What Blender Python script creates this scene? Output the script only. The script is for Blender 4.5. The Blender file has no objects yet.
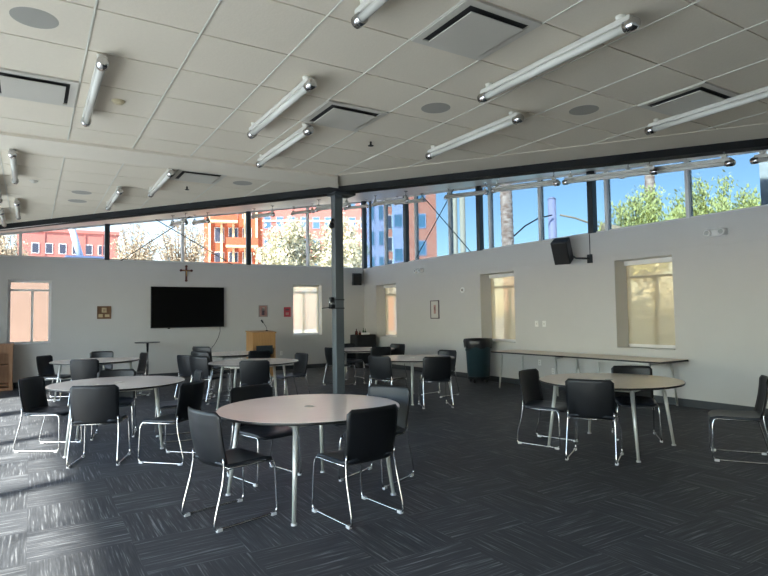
import bpy, bmesh, math, random
from mathutils import Vector, Matrix
random.seed(7)
S = bpy.context.scene
C = S.collection
PI = math.pi
# ------------------------------------------------------------------ camera
F = 573.68
ROT = Matrix(((0.8512783, -0.01280118, -0.52455827), (-0.52450661, -0.04889468, -0.85000125), (-0.01476709, 0.9987219, -0.04833729)))
EYE = Vector((0, 0, 1.5))
cd = bpy.data.cameras.new('camera'); cam = bpy.data.objects.new('camera', cd); C.objects.link(cam)
cam.matrix_world = Matrix.Translation(EYE) @ ROT.to_4x4()
cd.sensor_width = 36; cd.lens = 36 * F / 768; cd.clip_end = 500
S.camera = cam
FWD = ROT @ Vector((0, 0, -1))
def ray(px, py): return ROT @ Vector(((px - 384) / F, -(py - 288) / F, -1))
def at(px, py, D): return EYE + ray(px, py) * D          # D = depth along the viewing direction

# ------------------------------------------------------------------ materials
M = {}
def nodes(name):
    m = bpy.data.materials.new(name); m.use_nodes = True
    nt = m.node_tree; b = nt.nodes['Principled BSDF']
    M[name] = m
    return m, nt, b
def mat(name, col, rough=.5, metal=0, var=0.0, scale=8, bump=0.0, spec=None, emit=None):
    m, nt, b = nodes(name)
    b.inputs['Roughness'].default_value = rough; b.inputs['Metallic'].default_value = metal
    if spec is not None: b.inputs['Specular IOR Level'].default_value = spec
    n = nt.nodes.new('ShaderNodeTexNoise'); n.inputs['Scale'].default_value = scale; n.inputs['Detail'].default_value = 5
    tc = nt.nodes.new('ShaderNodeTexCoord'); nt.links.new(tc.outputs['Object'], n.inputs['Vector'])
    mx = nt.nodes.new('ShaderNodeMix'); mx.data_type = 'RGBA'
    mx.inputs[6].default_value = tuple(c * (1 - var) for c in col) + (1,)
    mx.inputs[7].default_value = tuple(min(1, c * (1 + var)) for c in col) + (1,)
    nt.links.new(n.outputs['Fac'], mx.inputs[0]); nt.links.new(mx.outputs[2], b.inputs['Base Color'])
    if bump:
        bp = nt.nodes.new('ShaderNodeBump'); bp.inputs['Strength'].default_value = bump; bp.inputs['Distance'].default_value = .01
        nt.links.new(n.outputs['Fac'], bp.inputs['Height']); nt.links.new(bp.outputs['Normal'], b.inputs['Normal'])
    return m
mat('wall_paint', (.575, .56, .53), .75, var=.03, scale=3, bump=.05)
mat('ceiling_tile', (.60, .535, .43), .9, var=.04, scale=60, bump=.15)
mat('gypsum', (.62, .56, .46), .8, var=.03, scale=5)
mat('tee', (.55, .53, .46), .5, var=.02)
mat('roof_deck', (.62, .57, .53), .32, var=.04, scale=2)
mat('base_rubber', (.035, .04, .045), .5, var=.1)
mat('steel_blue', (.078, .090, .094), .45, var=.05)
mat('steel_dark', (.028, .036, .042), .38, metal=0, var=.1, scale=4)
mat('aluminium', (.74, .73, .71), .45, metal=0, var=.05)
mat('chrome', (.58, .58, .58), .16, metal=1, var=.02)
mat('leg_paint', (.56, .56, .52), .35, metal=.35, var=.03)
mat('black_plastic', (.006, .007, .009), .40, var=.2, scale=3, spec=.4)
mat('black_seat', (.022, .026, .034), .38, var=.2, scale=40, bump=.05)
mat('black_edge', (.012, .012, .012), .4, var=.1)
mat('black_cloth', (.008, .008, .009), .9, var=.3, scale=10, bump=.2)
mat('screen', (.003, .003, .003), .3, var=.1, spec=.15)
mat('glide', (.60, .60, .60), .4, var=.05)
mat('tube_white', (.54, .53, .48), .25, var=.02)
mat('housing', (.48, .46, .41), .4, var=.02)
mat('vent_metal', (.47, .44, .38), .5, var=.03)
mat('vent_panel', (.47, .44, .38), .45, var=.03)
mat('dark_gap', (.02, .02, .02), .8, var=.1)
mat('grille', (.29, .275, .24), .7, var=.1, scale=200)
mat('white_plastic', (.84, .83, .79), .35, var=.02)
mat('beige_plastic', (.55, .47, .30), .5, var=.03)
mat('bin_green', (.015, .040, .048), .45, var=.15)
mat('bag_black', (.008, .008, .010), .3, var=.3, scale=20, bump=.5)
mat('bulb', (.45, .45, .42), .1, var=.05)
mat('red_glass', (.09, .015, .01), .1, var=.1)
mat('green_glass', (.03, .08, .03), .1, var=.1)
mat('cross_wood', (.10, .025, .015), .5, var=.2, scale=20)
mat('brass', (.45, .30, .12), .35, metal=.8, var=.1)
mat('frame_grey', (.30, .29, .26), .5, var=.05)
mat('paper', (.62, .60, .54), .8, var=.03)
mat('red_poster', (.42, .05, .07), .6, var=.1)
mat('icon_brown', (.16, .08, .035), .5, var=.3, scale=25)
mat('icon_cream', (.55, .42, .25), .5, var=.2, scale=25)
mat('icon_rose', (.45, .25, .22), .6, var=.3, scale=20)
mat('icon_dark', (.10, .07, .08), .6, var=.3, scale=20)
mat('concrete_out', (.50, .54, .57), .9, var=.1, scale=.6)
mat('stucco_peach', (.50, .34, .25), .9, var=.12, scale=1.5)
mat('stucco_white', (.80, .79, .76), .9, var=.03)
mat('brick_red', (.42, .13, .09), .9, var=.25, scale=6)
mat('brick_rose', (.52, .20, .17), .9, var=.1, scale=.8)
mat('brick_orange', (.50, .14, .07), .9, var=.15, scale=.8)
mat('cream_fin', (.80, .62, .38), .8, var=.05)
mat('window_blue', (.10, .22, .34), .15, var=.1, scale=.5)
mat('panel_lilac', (.40, .46, .68), .4, var=.12, scale=.6)
mat('window_dark', (.06, .07, .11), .2, var=.1)
mat('pole_lilac', (.42, .40, .58), .5, var=.04)
mat('post_cream', (.55, .47, .36), .6, var=.04)
mat('boom_pale', (.50, .62, .80), .4, var=.04)
mat('machine_blue', (.10, .16, .30), .5, var=.2, scale=3)
mat('leaf_green', (.78, .72, .27), .6, var=.45, scale=1.5)
mat('leaf_pale', (.70, .69, .52), .7, var=.35, scale=1.5)
mat('leaf_cream', (.58, .50, .36), .7, var=.3, scale=1.2)
mat('leaf_palm', (.10, .16, .03), .6, var=.3)
mat('bark', (.17, .12, .08), .9, var=.3, scale=4, bump=.4)
mat('cable_dark', (.03, .03, .03), .5, var=.1)
mat('canopy_sand', (.50, .36, .24), .8, var=.05)
mat('door_steel', (.3, .3, .3), .5, var=.05)

def wood(name, c1, c2, scale=3.0, rough=.4, axis=(14, 1.2, 14)):
    m, nt, b = nodes(name); b.inputs['Roughness'].default_value = rough
    tc = nt.nodes.new('ShaderNodeTexCoord'); mp = nt.nodes.new('ShaderNodeMapping'); mp.inputs['Scale'].default_value = axis
    n = nt.nodes.new('ShaderNodeTexNoise'); n.inputs['Scale'].default_value = scale; n.inputs['Detail'].default_value = 8
    r = nt.nodes.new('ShaderNodeValToRGB'); r.color_ramp.elements[0].color = c1 + (1,); r.color_ramp.elements[1].color = c2 + (1,)
    r.color_ramp.elements[0].position = .3; r.color_ramp.elements[1].position = .7
    nt.links.new(tc.outputs['Object'], mp.inputs['Vector']); nt.links.new(mp.outputs['Vector'], n.inputs['Vector'])
    nt.links.new(n.outputs['Fac'], r.inputs['Fac']); nt.links.new(r.outputs['Color'], b.inputs['Base Color'])
wood('laminate', (.80, .695, .635), (.83, .725, .665), 2.0, .20, (2, 12, 2))
M['laminate'].node_tree.nodes['Principled BSDF'].inputs['Specular IOR Level'].default_value = 1.0
wood('laminate_tan', (.76, .62, .48), (.80, .66, .52), 2.0, .30, (2, 12, 2))
M['laminate_tan'].node_tree.nodes['Principled BSDF'].inputs['Specular IOR Level'].default_value = .7
wood('maple', (.42, .22, .08), (.52, .29, .12), 2.0, .45, (14, 14, 1))
wood('oak_brown', (.27, .125, .055), (.36, .18, .085), 2.0, .45, (14, 14, 1))

# palm trunk: rough rings
m, nt, b = nodes('palm_bark'); b.inputs['Roughness'].default_value = .95
tc = nt.nodes.new('ShaderNodeTexCoord'); mp = nt.nodes.new('ShaderNodeMapping'); mp.inputs['Scale'].default_value = (3, 3, 9)
n = nt.nodes.new('ShaderNodeTexNoise'); n.inputs['Scale'].default_value = 1.4; n.inputs['Detail'].default_value = 6
r = nt.nodes.new('ShaderNodeValToRGB'); r.color_ramp.elements[0].color = (.34, .20, .15, 1); r.color_ramp.elements[1].color = (.78, .58, .48, 1)
r.color_ramp.elements[0].position = .35; r.color_ramp.elements[1].position = .65
nt.links.new(tc.outputs['Object'], mp.inputs['Vector']); nt.links.new(mp.outputs['Vector'], n.inputs['Vector'])
nt.links.new(n.outputs['Fac'], r.inputs['Fac']); nt.links.new(r.outputs['Color'], b.inputs['Base Color'])

# carpet: quarter-turned tiles of fine streaks
def math_node(nt, op, a, b=None, c=None):
    x = nt.nodes.new('ShaderNodeMath'); x.operation = op
    for i, v in enumerate((a, b, c)):
        if v is None: continue
        if isinstance(v, (int, float)): x.inputs[i].default_value = v
        else: nt.links.new(v, x.inputs[i])
    return x.outputs[0]
m, nt, b = nodes('carpet'); L = nt.links
geo = nt.nodes.new('ShaderNodeNewGeometry'); sp = nt.nodes.new('ShaderNodeSeparateXYZ'); L.new(geo.outputs['Position'], sp.inputs[0])
T = .61
tx = math_node(nt, 'FLOOR', math_node(nt, 'DIVIDE', sp.outputs[0], T)); ty = math_node(nt, 'FLOOR', math_node(nt, 'DIVIDE', sp.outputs[1], T))
par = math_node(nt, 'ABSOLUTE', math_node(nt, 'MODULO', math_node(nt, 'ADD', tx, ty), 2))
def streak(sx, sy, seed):
    cb = nt.nodes.new('ShaderNodeCombineXYZ')
    off = math_node(nt, 'ADD', math_node(nt, 'MULTIPLY', tx, 7.31), math_node(nt, 'MULTIPLY', ty, 3.17))
    L.new(math_node(nt, 'MULTIPLY', sp.outputs[0], sx), cb.inputs[0]); L.new(math_node(nt, 'MULTIPLY', sp.outputs[1], sy), cb.inputs[1])
    L.new(math_node(nt, 'ADD', off, seed), cb.inputs[2])
    n = nt.nodes.new('ShaderNodeTexNoise'); n.inputs['Scale'].default_value = 1; n.inputs['Detail'].default_value = 3; n.inputs['Roughness'].default_value = .6
    L.new(cb.outputs[0], n.inputs['Vector']); return n.outputs['Fac']
a1, a2 = streak(75, 2.6, 0), streak(2.6, 75, 5)
mx = nt.nodes.new('ShaderNodeMix'); mx.data_type = 'FLOAT'; L.new(par, mx.inputs[0]); L.new(a1, mx.inputs[2]); L.new(a2, mx.inputs[3])
rp = nt.nodes.new('ShaderNodeValToRGB'); e = rp.color_ramp.elements
e[0].position = .42; e[0].color = (.030, .032, .037, 1); e[1].position = .72; e[1].color = (.21, .215, .225, 1)
k = rp.color_ramp.elements.new(.57); k.color = (.050, .053, .060, 1)
L.new(mx.outputs[0], rp.inputs['Fac'])
wn = nt.nodes.new('ShaderNodeTexWhiteNoise'); wn.noise_dimensions = '2D'; cb2 = nt.nodes.new('ShaderNodeCombineXYZ'); L.new(tx, cb2.inputs[0]); L.new(ty, cb2.inputs[1]); L.new(cb2.outputs[0], wn.inputs['Vector'])
hs = nt.nodes.new('ShaderNodeHueSaturation'); L.new(rp.outputs['Color'], hs.inputs['Color'])
L.new(math_node(nt, 'MULTIPLY_ADD', wn.outputs['Value'], .25, .88), hs.inputs['Value'])
L.new(hs.outputs['Color'], b.inputs['Base Color']); b.inputs['Roughness'].default_value = .62
bp = nt.nodes.new('ShaderNodeBump'); bp.inputs['Strength'].default_value = .25; bp.inputs['Distance'].default_value = .004
L.new(mx.outputs[0], bp.inputs['Height']); L.new(bp.outputs['Normal'], b.inputs['Normal'])

def brick(name, c1, c2, mortar, sc):
    m, nt, b = nodes(name); b.inputs['Roughness'].default_value = .9
    tc = nt.nodes.new('ShaderNodeTexCoord'); mp = nt.nodes.new('ShaderNodeMapping'); mp.inputs['Rotation'].default_value = (PI / 2, 0, 0)
    br = nt.nodes.new('ShaderNodeTexBrick'); br.inputs['Scale'].default_value = sc
    br.inputs['Color1'].default_value = c1 + (1,); br.inputs['Color2'].default_value = c2 + (1,); br.inputs['Mortar'].default_value = mortar + (1,)
    nt.links.new(tc.outputs['Object'], mp.inputs['Vector']); nt.links.new(mp.outputs['Vector'], br.inputs['Vector']); nt.links.new(br.outputs['Color'], b.inputs['Base Color'])
brick('brick_wall', (.60, .19, .12), (.68, .27, .18), (.58, .33, .26), 1.2)

# tinted glazing
def glazing(name, tint, gloss=.06):
    m = bpy.data.materials.new(name); m.use_nodes = True; M[name] = m
    nt = m.node_tree; nt.nodes.clear()
    o = nt.nodes.new('ShaderNodeOutputMaterial'); t = nt.nodes.new('ShaderNodeBsdfTransparent'); g = nt.nodes.new('ShaderNodeBsdfGlossy')
    g.inputs['Roughness'].default_value = .02; t.inputs['Color'].default_value = tint + (1,)
    fr = nt.nodes.new('ShaderNodeLayerWeight'); fr.inputs['Blend'].default_value = .12
    mx = nt.nodes.new('ShaderNodeMixShader'); mu = math_node(nt, 'MULTIPLY', fr.outputs['Fresnel'], gloss * 8)
    nt.links.new(mu, mx.inputs[0]); nt.links.new(t.outputs[0], mx.inputs[1]); nt.links.new(g.outputs[0], mx.inputs[2]); nt.links.new(mx.outputs[0], o.inputs[0])
glazing('glass_tinted', (.54, .53, .52))
glazing('glass_grey', (.50, .49, .48))
glazing('glass_soft', (.66, .62, .56))
glazing('glass_blue', (.285, .335, .36))
glazing('glass_clear', (.92, .94, .93))
# sun-screen roller blind fabric
m = bpy.data.materials.new('blind_mesh'); m.use_nodes = True; M['blind_mesh'] = m
nt = m.node_tree; nt.nodes.clear(); o = nt.nodes.new('ShaderNodeOutputMaterial')
t = nt.nodes.new('ShaderNodeBsdfTransparent'); tl = nt.nodes.new('ShaderNodeBsdfTranslucent'); df = nt.nodes.new('ShaderNodeBsdfDiffuse')
t.inputs[0].default_value = (.95, .93, .88, 1); tl.inputs[0].default_value = (.78, .70, .52, 1); df.inputs[0].default_value = (.6, .54, .42, 1)
wv = nt.nodes.new('ShaderNodeTexNoise'); wv.inputs['Scale'].default_value = 90
a = nt.nodes.new('ShaderNodeMixShader'); a.inputs[0].default_value = .25; nt.links.new(tl.outputs[0], a.inputs[1]); nt.links.new(df.outputs[0], a.inputs[2])
b2 = nt.nodes.new('ShaderNodeMixShader'); nt.links.new(math_node(nt, 'MULTIPLY_ADD', wv.outputs['Fac'], .2, .50), b2.inputs[0])
nt.links.new(t.outputs[0], b2.inputs[1]); nt.links.new(a.outputs[0], b2.inputs[2]); nt.links.new(b2.outputs[0], o.inputs[0])

# ------------------------------------------------------------------ mesh builder
class MB:
    def __init__(s): s.v = []; s.f = []; s.sm = []
    def add(s, vs, fs, smooth=False):
        n = len(s.v); s.v += [tuple(v) for v in vs]; s.f += [tuple(i + n for i in f) for f in fs]; s.sm += [smooth] * len(fs); return s
    def box(s, c, d, M4=None, bev=0.0):
        hx, hy, hz = d[0] / 2, d[1] / 2, d[2] / 2
        if bev > 0:
            bm = bmesh.new(); bmesh.ops.create_cube(bm, size=1)
            for v in bm.verts: v.co = Vector((v.co.x * d[0], v.co.y * d[1], v.co.z * d[2]))
            bmesh.ops.bevel(bm, geom=bm.edges[:], offset=bev, segments=2, affect='EDGES', profile=.5)
            bm.verts.index_update(); vs = [v.co.copy() for v in bm.verts]; fs = [[v.index for v in f.verts] for f in bm.faces]; bm.free()
        else:
            vs = [Vector((x, y, z)) for x in (-hx, hx) for y in (-hy, hy) for z in (-hz, hz)]
            fs = [(0, 1, 3, 2), (4, 6, 7, 5), (0, 4, 5, 1), (2, 3, 7, 6), (0, 2, 6, 4), (1, 5, 7, 3)]
        c = Vector(c)
        vs = [(M4 @ v if M4 else v) + c for v in vs]
        return s.add(vs, fs)
    def b(s, lo, hi, bev=0.0):
        lo, hi = Vector(lo), Vector(hi); return s.box((lo + hi) / 2, hi - lo, None, bev)
    def prism(s, poly, z0, z1):                       # poly of (x, y); z0, z1 numbers or functions of (x, y)
        g = lambda z, p: z(*p) if callable(z) else z
        n = len(poly)
        vs = [(p[0], p[1], g(z0, p)) for p in poly] + [(p[0], p[1], g(z1, p)) for p in poly]
        fs = [tuple(range(n))[::-1], tuple(range(n, 2 * n))] + [(i, (i + 1) % n, n + (i + 1) % n, n + i) for i in range(n)]
        return s.add(vs, fs)
    def cyl(s, p0, p1, r0, r1=None, n=16, caps=True, smooth=True):
        r1 = r0 if r1 is None else r1
        p0, p1 = Vector(p0), Vector(p1); d = (p1 - p0).normalized()
        u = d.orthogonal().normalized(); w = d.cross(u)
        vs = []
        for p, r in ((p0, r0), (p1, r1)):
            for i in range(n):
                a = 2 * PI * i / n; vs.append(p + (u * math.cos(a) + w * math.sin(a)) * r)
        s.add(vs, [(i, (i + 1) % n, n + (i + 1) % n, n + i) for i in range(n)], smooth)
        if caps: s.add(vs, [tuple(range(n))[::-1], tuple(range(n, 2 * n))])
        return s
    def tube(s, pts, r, n=8, closed=False):
        pts = [Vector(p) for p in pts]; m_ = len(pts); vs = []; nrm = None
        for i, p in enumerate(pts):
            a = pts[max(i - 1, 0)]; b_ = pts[min(i + 1, m_ - 1)]; d = (b_ - a).normalized()
            nrm = d.orthogonal().normalized() if nrm is None else (nrm - d * nrm.dot(d)).normalized()
            w = d.cross(nrm); rr = r[i] if isinstance(r, (list, tuple)) else r
            for k in range(n):
                q = 2 * PI * k / n; vs.append(p + (nrm * math.cos(q) + w * math.sin(q)) * rr)
        fs = [(i * n + k, i * n + (k + 1) % n, (i + 1) * n + (k + 1) % n, (i + 1) * n + k) for i in range(m_ - 1) for k in range(n)]
        s.add(vs, fs, True); s.add(vs, [tuple(range(n))[::-1], tuple(range((m_ - 1) * n, m_ * n))]); return s
    def lathe(s, prof, c=(0, 0, 0), n=32, smooth=True):   # prof of (r, z)
        c = Vector(c); vs = []
        for r, z in prof:
            for i in range(n):
                a = 2 * PI * i / n; vs.append(c + Vector((r * math.cos(a), r * math.sin(a), z)))
        m_ = len(prof)
        fs = [(j * n + i, j * n + (i + 1) % n, (j + 1) * n + (i + 1) % n, (j + 1) * n + i) for j in range(m_ - 1) for i in range(n)]
        return s.add(vs, fs, smooth)
    def build(s, name, m, parent=None, loc=None, rz=0, bevel=0):
        me = bpy.data.meshes.new(name); me.from_pydata(s.v, [], s.f); me.update()
        for p, q in zip(me.polygons, s.sm): p.use_smooth = q
        bm = bmesh.new(); bm.from_mesh(me); bmesh.ops.remove_doubles(bm, verts=bm.verts, dist=1e-5); bmesh.ops.recalc_face_normals(bm, faces=bm.faces); bm.to_mesh(me); bm.free()
        me.materials.append(M[m] if isinstance(m, str) else m)
        o = bpy.data.objects.new(name, me); C.objects.link(o)
        if parent: o.parent = parent
        if loc: o.location = loc
        if rz: o.rotation_euler.z = rz
        if bevel:
            md = o.modifiers.new('bevel', 'BEVEL'); md.width = bevel; md.segments = 2; md.limit_method = 'ANGLE'
        return o
def thing(name, label, cat, loc=(0, 0, 0), rz=0, group=None):
    o = bpy.data.objects.new(name, None); C.objects.link(o); o.location = loc; o.rotation_euler.z = rz
    o.empty_display_size = .1
    return tag(o, label, cat, group)
def tag(o, label, cat, group=None):
    o['label'] = label; o['category'] = cat
    if group: o['group'] = group
    return o
def struct(o):
    o['kind'] = 'structure'; return o
def copy_tree(o, parent=None):
    c = o.copy(); C.objects.link(c)
    if parent: c.parent = parent
    for ch in [x for x in KIDS.get(o.name, [])]: copy_tree(ch, c)
    return c
KIDS = {}
def index_kids():
    KIDS.clear()
    for o in C.objects:
        if o.parent: KIDS.setdefault(o.parent.name, []).append(o)

# ------------------------------------------------------------------ room shell
XL, XR, YF, YB = -2.6, 8.86, -4.0, 15.54
ZC = 3.348; SILL = 2.97
def roofz(x, y): return 1.5 + .3504 + .1702 * x + .11254 * y
def beamx(y): return (12.36 - y) / 1.4
struct(MB().b((XL - .3, YF - .3, -.2), (XR + .4, YB + .4, 0)).build('floor', 'carpet'))
# back wall with two windows
BW = [(-.44, .42), (6.49, 7.40)]; WZ0, WZ1 = .97, 2.45
w = MB(); xs = [XL - .3]
TH = .30
for a, b_ in BW: xs += [a, b_]
xs.append(XR + .40)
for i in range(0, len(xs), 2): w.b((xs[i], YB, 0), (xs[i + 1], YB + TH, SILL))
for a, b_ in BW: w.b((a, YB, 0), (b_, YB + TH, WZ0)); w.b((a, YB, WZ1), (b_, YB + TH, SILL))
struct(w.build('wall_back', 'wall_paint'))
# right wall with windows
RW = [(13.70, 14.81), (9.02, 10.11), (5.44, 6.52)]; RZ0, RZ1 = .88, 2.42
w = MB(); ys = [YF - .3]
for a, b_ in reversed(RW): ys += [a, b_]
ys.append(YB)
for i in range(0, len(ys), 2): w.b((XR, ys[i], 0), (XR + .4, ys[i + 1], SILL))
for a, b_ in RW: w.b((XR, a, 0), (XR + .4, b_, RZ0)); w.b((XR, a, RZ1), (XR + .4, b_, SILL))
w.b((XR, YF - .3, SILL), (XR + .4, -.04, 3.6))
struct(w.build('wall_right', 'wall_paint'))
struct(MB().b((XR - .012, .2, 2.51), (XR, YB - .001, SILL + .002)).build('trim_1', 'wall_paint'))
# left wall: row of tall glazed openings (outside the frame, the room's daylight)
LW = [(-2.6, -.2), (-.05, 2.35), (2.5, 4.9), (5.05, 7.45), (7.6, 10.0), (10.4, 12.6)]
LZ1 = 2.75
w = MB(); ys = [YF - .3]
for a, b_ in LW: ys += [a, b_]
ys.append(YB)
for i in range(0, len(ys), 2): w.b((XL - .2, ys[i], 0), (XL, ys[i + 1], 3.6))
for a, b_ in LW: w.b((XL - .2, a, LZ1), (XL, b_, 3.6))
struct(w.build('wall_left', 'wall_paint'))
struct(MB().b((XL - .3, YF - .3, 0), (XR + .4, YF, 3.6)).build('wall_front', 'wall_paint'))
wn_ = 1
def window_unit(k, lo, hi, axis, pos, th=.05, bar=.05, muntins=(), glass='glass_clear', blind=False, inside=-1):
    """lo, hi = (along, z); axis 'x' runs along x at y = pos, 'y' runs along y at x = pos"""
    P = (lambda a, d, z: (a, pos + d, z)) if axis == 'x' else (lambda a, d, z: (pos + d, a, z))
    f = MB(); a0, z0 = lo; a1, z1 = hi
    def bb(a, b_, c, d_, t=th):
        p, q = P(a, -t / 2, c), P(b_, t / 2, d_)
        f.b(tuple(min(i, j) for i, j in zip(p, q)), tuple(max(i, j) for i, j in zip(p, q)))
    bb(a0, a0 + bar, z0, z1); bb(a1 - bar, a1, z0, z1); bb(a0 + bar, a1 - bar, z0, z0 + bar); bb(a0 + bar, a1 - bar, z1 - bar, z1)
    for kind, v in muntins:
        if kind == 'h': bb(a0 + bar, a1 - bar, v - .022, v + .022, th * .9)
        else: bb(v - .025, v + .025, z0 + bar, (muntins[0][1] - .022) if muntins[0][0] == 'h' else z1 - bar, th * .8)
    o = struct(f.build('window_%d' % k, 'aluminium'))
    g = MB(); p, q = P(a0 + bar * .5, -.004, z0 + bar * .5), P(a1 - bar * .5, .004, z1 - bar * .5)
    g.b(tuple(min(i, j) for i, j in zip(p, q)), tuple(max(i, j) for i, j in zip(p, q))); g.build('pane', glass, o)
    return o
k = 1
for a, b_ in LW:
    window_unit(k, (a, 0), (b_, LZ1), 'y', XL - .1, muntins=(('v', (a + b_) / 2),)); k += 1
for a, b_ in BW:
    window_unit(k, (a, WZ0), (b_, WZ1), 'x', YB + .26, muntins=(('h', WZ1 - .23), ('v', a + .48 if a < 0 else a + .42)), glass='glass_grey' if a < 0 else 'glass_clear'); k += 1
for a, b_ in RW:
    window_unit(k, (a, RZ0), (b_, RZ1), 'y', XR + .37, muntins=(('h', RZ1 - .30), ('v', a + .52)), glass='glass_soft'); k += 1
def blind(lo, hi, axis, pos, zb, label):
    t = thing('roller_blind', label, 'blind')
    if axis == 'x':
        MB().b((lo + .02, pos - .001, zb), (hi - .02, pos + .001, WZ1 - .05)).build('shade', 'blind_mesh', t)
        MB().cyl((lo + .01, pos, WZ1 - .035), (hi - .01, pos, WZ1 - .035), .028).build('roller', 'white_plastic', t)
        MB().b((lo + .02, pos - .008, zb - .02), (hi - .02, pos + .008, zb + .005)).build('bottom_bar', 'aluminium', t)
    else:
        MB().b((pos - .001, lo + .02, zb), (pos + .001, hi - .02, RZ1 - .05)).build('shade', 'blind_mesh', t)
        MB().b((pos - .04, lo + .005, RZ1 - .085), (pos + .03, hi - .005, RZ1 - .005)).build('roller', 'white_plastic', t)
        MB().b((pos - .008, lo + .02, zb - .02), (pos + .008, hi - .02, zb + .005)).build('bottom_bar', 'aluminium', t)
blind(6.49, 7.40, 'x', YB + .19, WZ0 + .05, 'cream translucent roller blind in the window right of the lectern')
blind(13.70, 14.81, 'y', XR + .30, RZ0 + .05, 'cream roller blind in the deep window next to the room corner')
blind(9.02, 10.11, 'y', XR + .30, RZ0 + .05, 'cream roller blind in the deep window behind the rubbish bin')
blind(5.44, 6.52, 'y', XR + .30, RZ0 + .05, 'cream see-through roller blind in the nearest window, above the long tables')
# baseboards
bbm = MB()
struct(MB().b((XL, YB - .014, 0), (XR, YB, .115)).build('baseboard_back', 'base_rubber'))
struct(MB().b((XR - .014, YF, 0), (XR, YB - .014, .115)).build('baseboard_right', 'base_rubber'))
# clerestory back: mullions (x) and right (y)
GY, GX = YB + .14, XR + .14
bx = [-2.4, -.21, 1.62, 3.42, 5.24, 7.02, XR + .10]
for i in range(len(bx) - 1):
    a, b_ = bx[i], bx[i + 1]; fr = MB()
    za, zb = roofz(a, GY) - .0, roofz(b_, GY)
    fr.b((b_ - .03, GY - .06, SILL), (b_ + .03, GY + .05, zb - .005))
    fr.b((a + .03, GY - .04, SILL), (b_ - .03, GY + .04, SILL + .04))
    fr.prism([(a + .03, GY - .04), (b_ - .03, GY - .04), (b_ - .03, GY + .04), (a + .03, GY + .04)], lambda x, y: roofz(x, y) - .05, lambda x, y: roofz(x, y) - .002)
    o = struct(fr.build('window_%d' % k, 'aluminium')); k += 1
    MB().prism([(a + .03, GY - .004), (b_ - .03, GY - .004), (b_ - .03, GY + .004), (a + .03, GY + .004)], SILL + .02, lambda x, y: roofz(x, y) - .03).build('pane', 'glass_tinted', o)
by = [-.04, 1.0, 2.2, 3.50, 5.20, 6.72, 8.33, 9.85, 11.33, 12.83, 14.40, YB + .10]
for i in range(len(by) - 1):
    a, b_ = by[i], by[i + 1]; fr = MB()
    fr.b((GX - .06, a - .03, SILL), (GX + .05, a + .03, roofz(GX, a) - .005))
    fr.b((GX - .04, a + .03, SILL), (GX + .04, b_ - .03, SILL + .04))
    fr.prism([(GX - .04, a + .03), (GX + .04, a + .03), (GX + .04, b_ - .03), (GX - .04, b_ - .03)], lambda x, y: roofz(x, y) - .05, lambda x, y: roofz(x, y) - .002)
    o = struct(fr.build('window_%d' % k, 'aluminium')); k += 1
    MB().prism([(GX - .004, a + .03), (GX + .004, a + .03), (GX + .004, b_ - .03), (GX - .004, b_ - .03)], SILL + .02, lambda x, y: roofz(x, y) - .03).build('pane', 'glass_blue', o)
# dark steel posts of the clerestory
def steel_post(x, y, s=.12):
    struct(MB().b((x - s / 2, y - s / 2, SILL), (x + s / 2, y + s / 2, roofz(x, y) - .01)).build('steel_post', 'steel_dark'))
for x in (1.60, 5.18): steel_post(x, YB + .07, .11)
for y in (3.35, 7.02, 10.17, 13.26): steel_post(XR + .02 + .06, y, .12)
steel_post(XR + .05, YB + .04, .12)
struct(MB().b((XR + .05, YB - .35, SILL), (XR + .10, YB - .28, roofz(XR, YB) - .05)).build('steel_post', 'steel_dark'))
# cross bracing rods
def rod(p, q): struct(MB().cyl(p, q, .012, n=8).build('brace_rod', 'steel_dark'))
rod((1.75, YB + .04, 2.85), (3.62, YB + .04, roofz(3.62, YB) + .02)); rod((4.95, YB + .06, 2.85), (2.70, YB + .06, roofz(2.7, YB) + .03))
rod((XR + .06, 10.22, 2.75), (XR + .06, 12.62, roofz(XR, 12.6) + .1)); rod((XR + .09, 13.15, 2.75), (XR + .09, 11.05, roofz(XR, 11.0) + .1))
# flat ceiling up to the diagonal beam
yb_at = lambda x: 12.36 - 1.4 * x
poly = [(XL - .2, YF - .3), (beamx(YF - .3) if beamx(YF - .3) < XR + .4 else XR + .4, YF - .3)]
poly = [(XL - .2, YF - .3), (XR + .4, YF - .3), (XR + .4, yb_at(XR + .4)), (beamx(YB + .3), YB + .3), (XL - .2, YB + .3)]
struct(MB().prism(poly, ZC, ZC + .12).build('ceiling', 'ceiling_tile'))
# high sloped roof beyond the beam
OV = .75
poly = [(XR + .4 + OV, yb_at(XR + .4 + OV)), (XR + .4 + OV, YB + .3 + OV), (beamx(YB + .3 + OV), YB + .3 + OV)]
struct(MB().prism(poly, roofz, lambda x, y: roofz(x, y) + .2).build('ceiling_sloped', 'roof_deck'))
# black diagonal beam (runs wall to wall through the column head)
def diag(off0, off1, z0, z1, name, m, y0=-.3, y1=YB):
    nx, ny = 1.4 / math.hypot(1.4, 1), 1 / math.hypot(1.4, 1)
    a, b_ = Vector((beamx(y0), y0, 0)), Vector((beamx(y1), y1, 0))
    n_ = Vector((nx, ny, 0))
    p = [a + n_ * off0, b_ + n_ * off0, b_ + n_ * off1, a + n_ * off1]
    return struct(MB().prism([(q.x, q.y) for q in p], z0, z1).build(name, m))
mat('beam_black', (.007, .008, .009), .6, var=.1, spec=.2)
diag(-.03, .14, 3.25, 3.50, 'steel_beam', 'beam_black')
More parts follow.
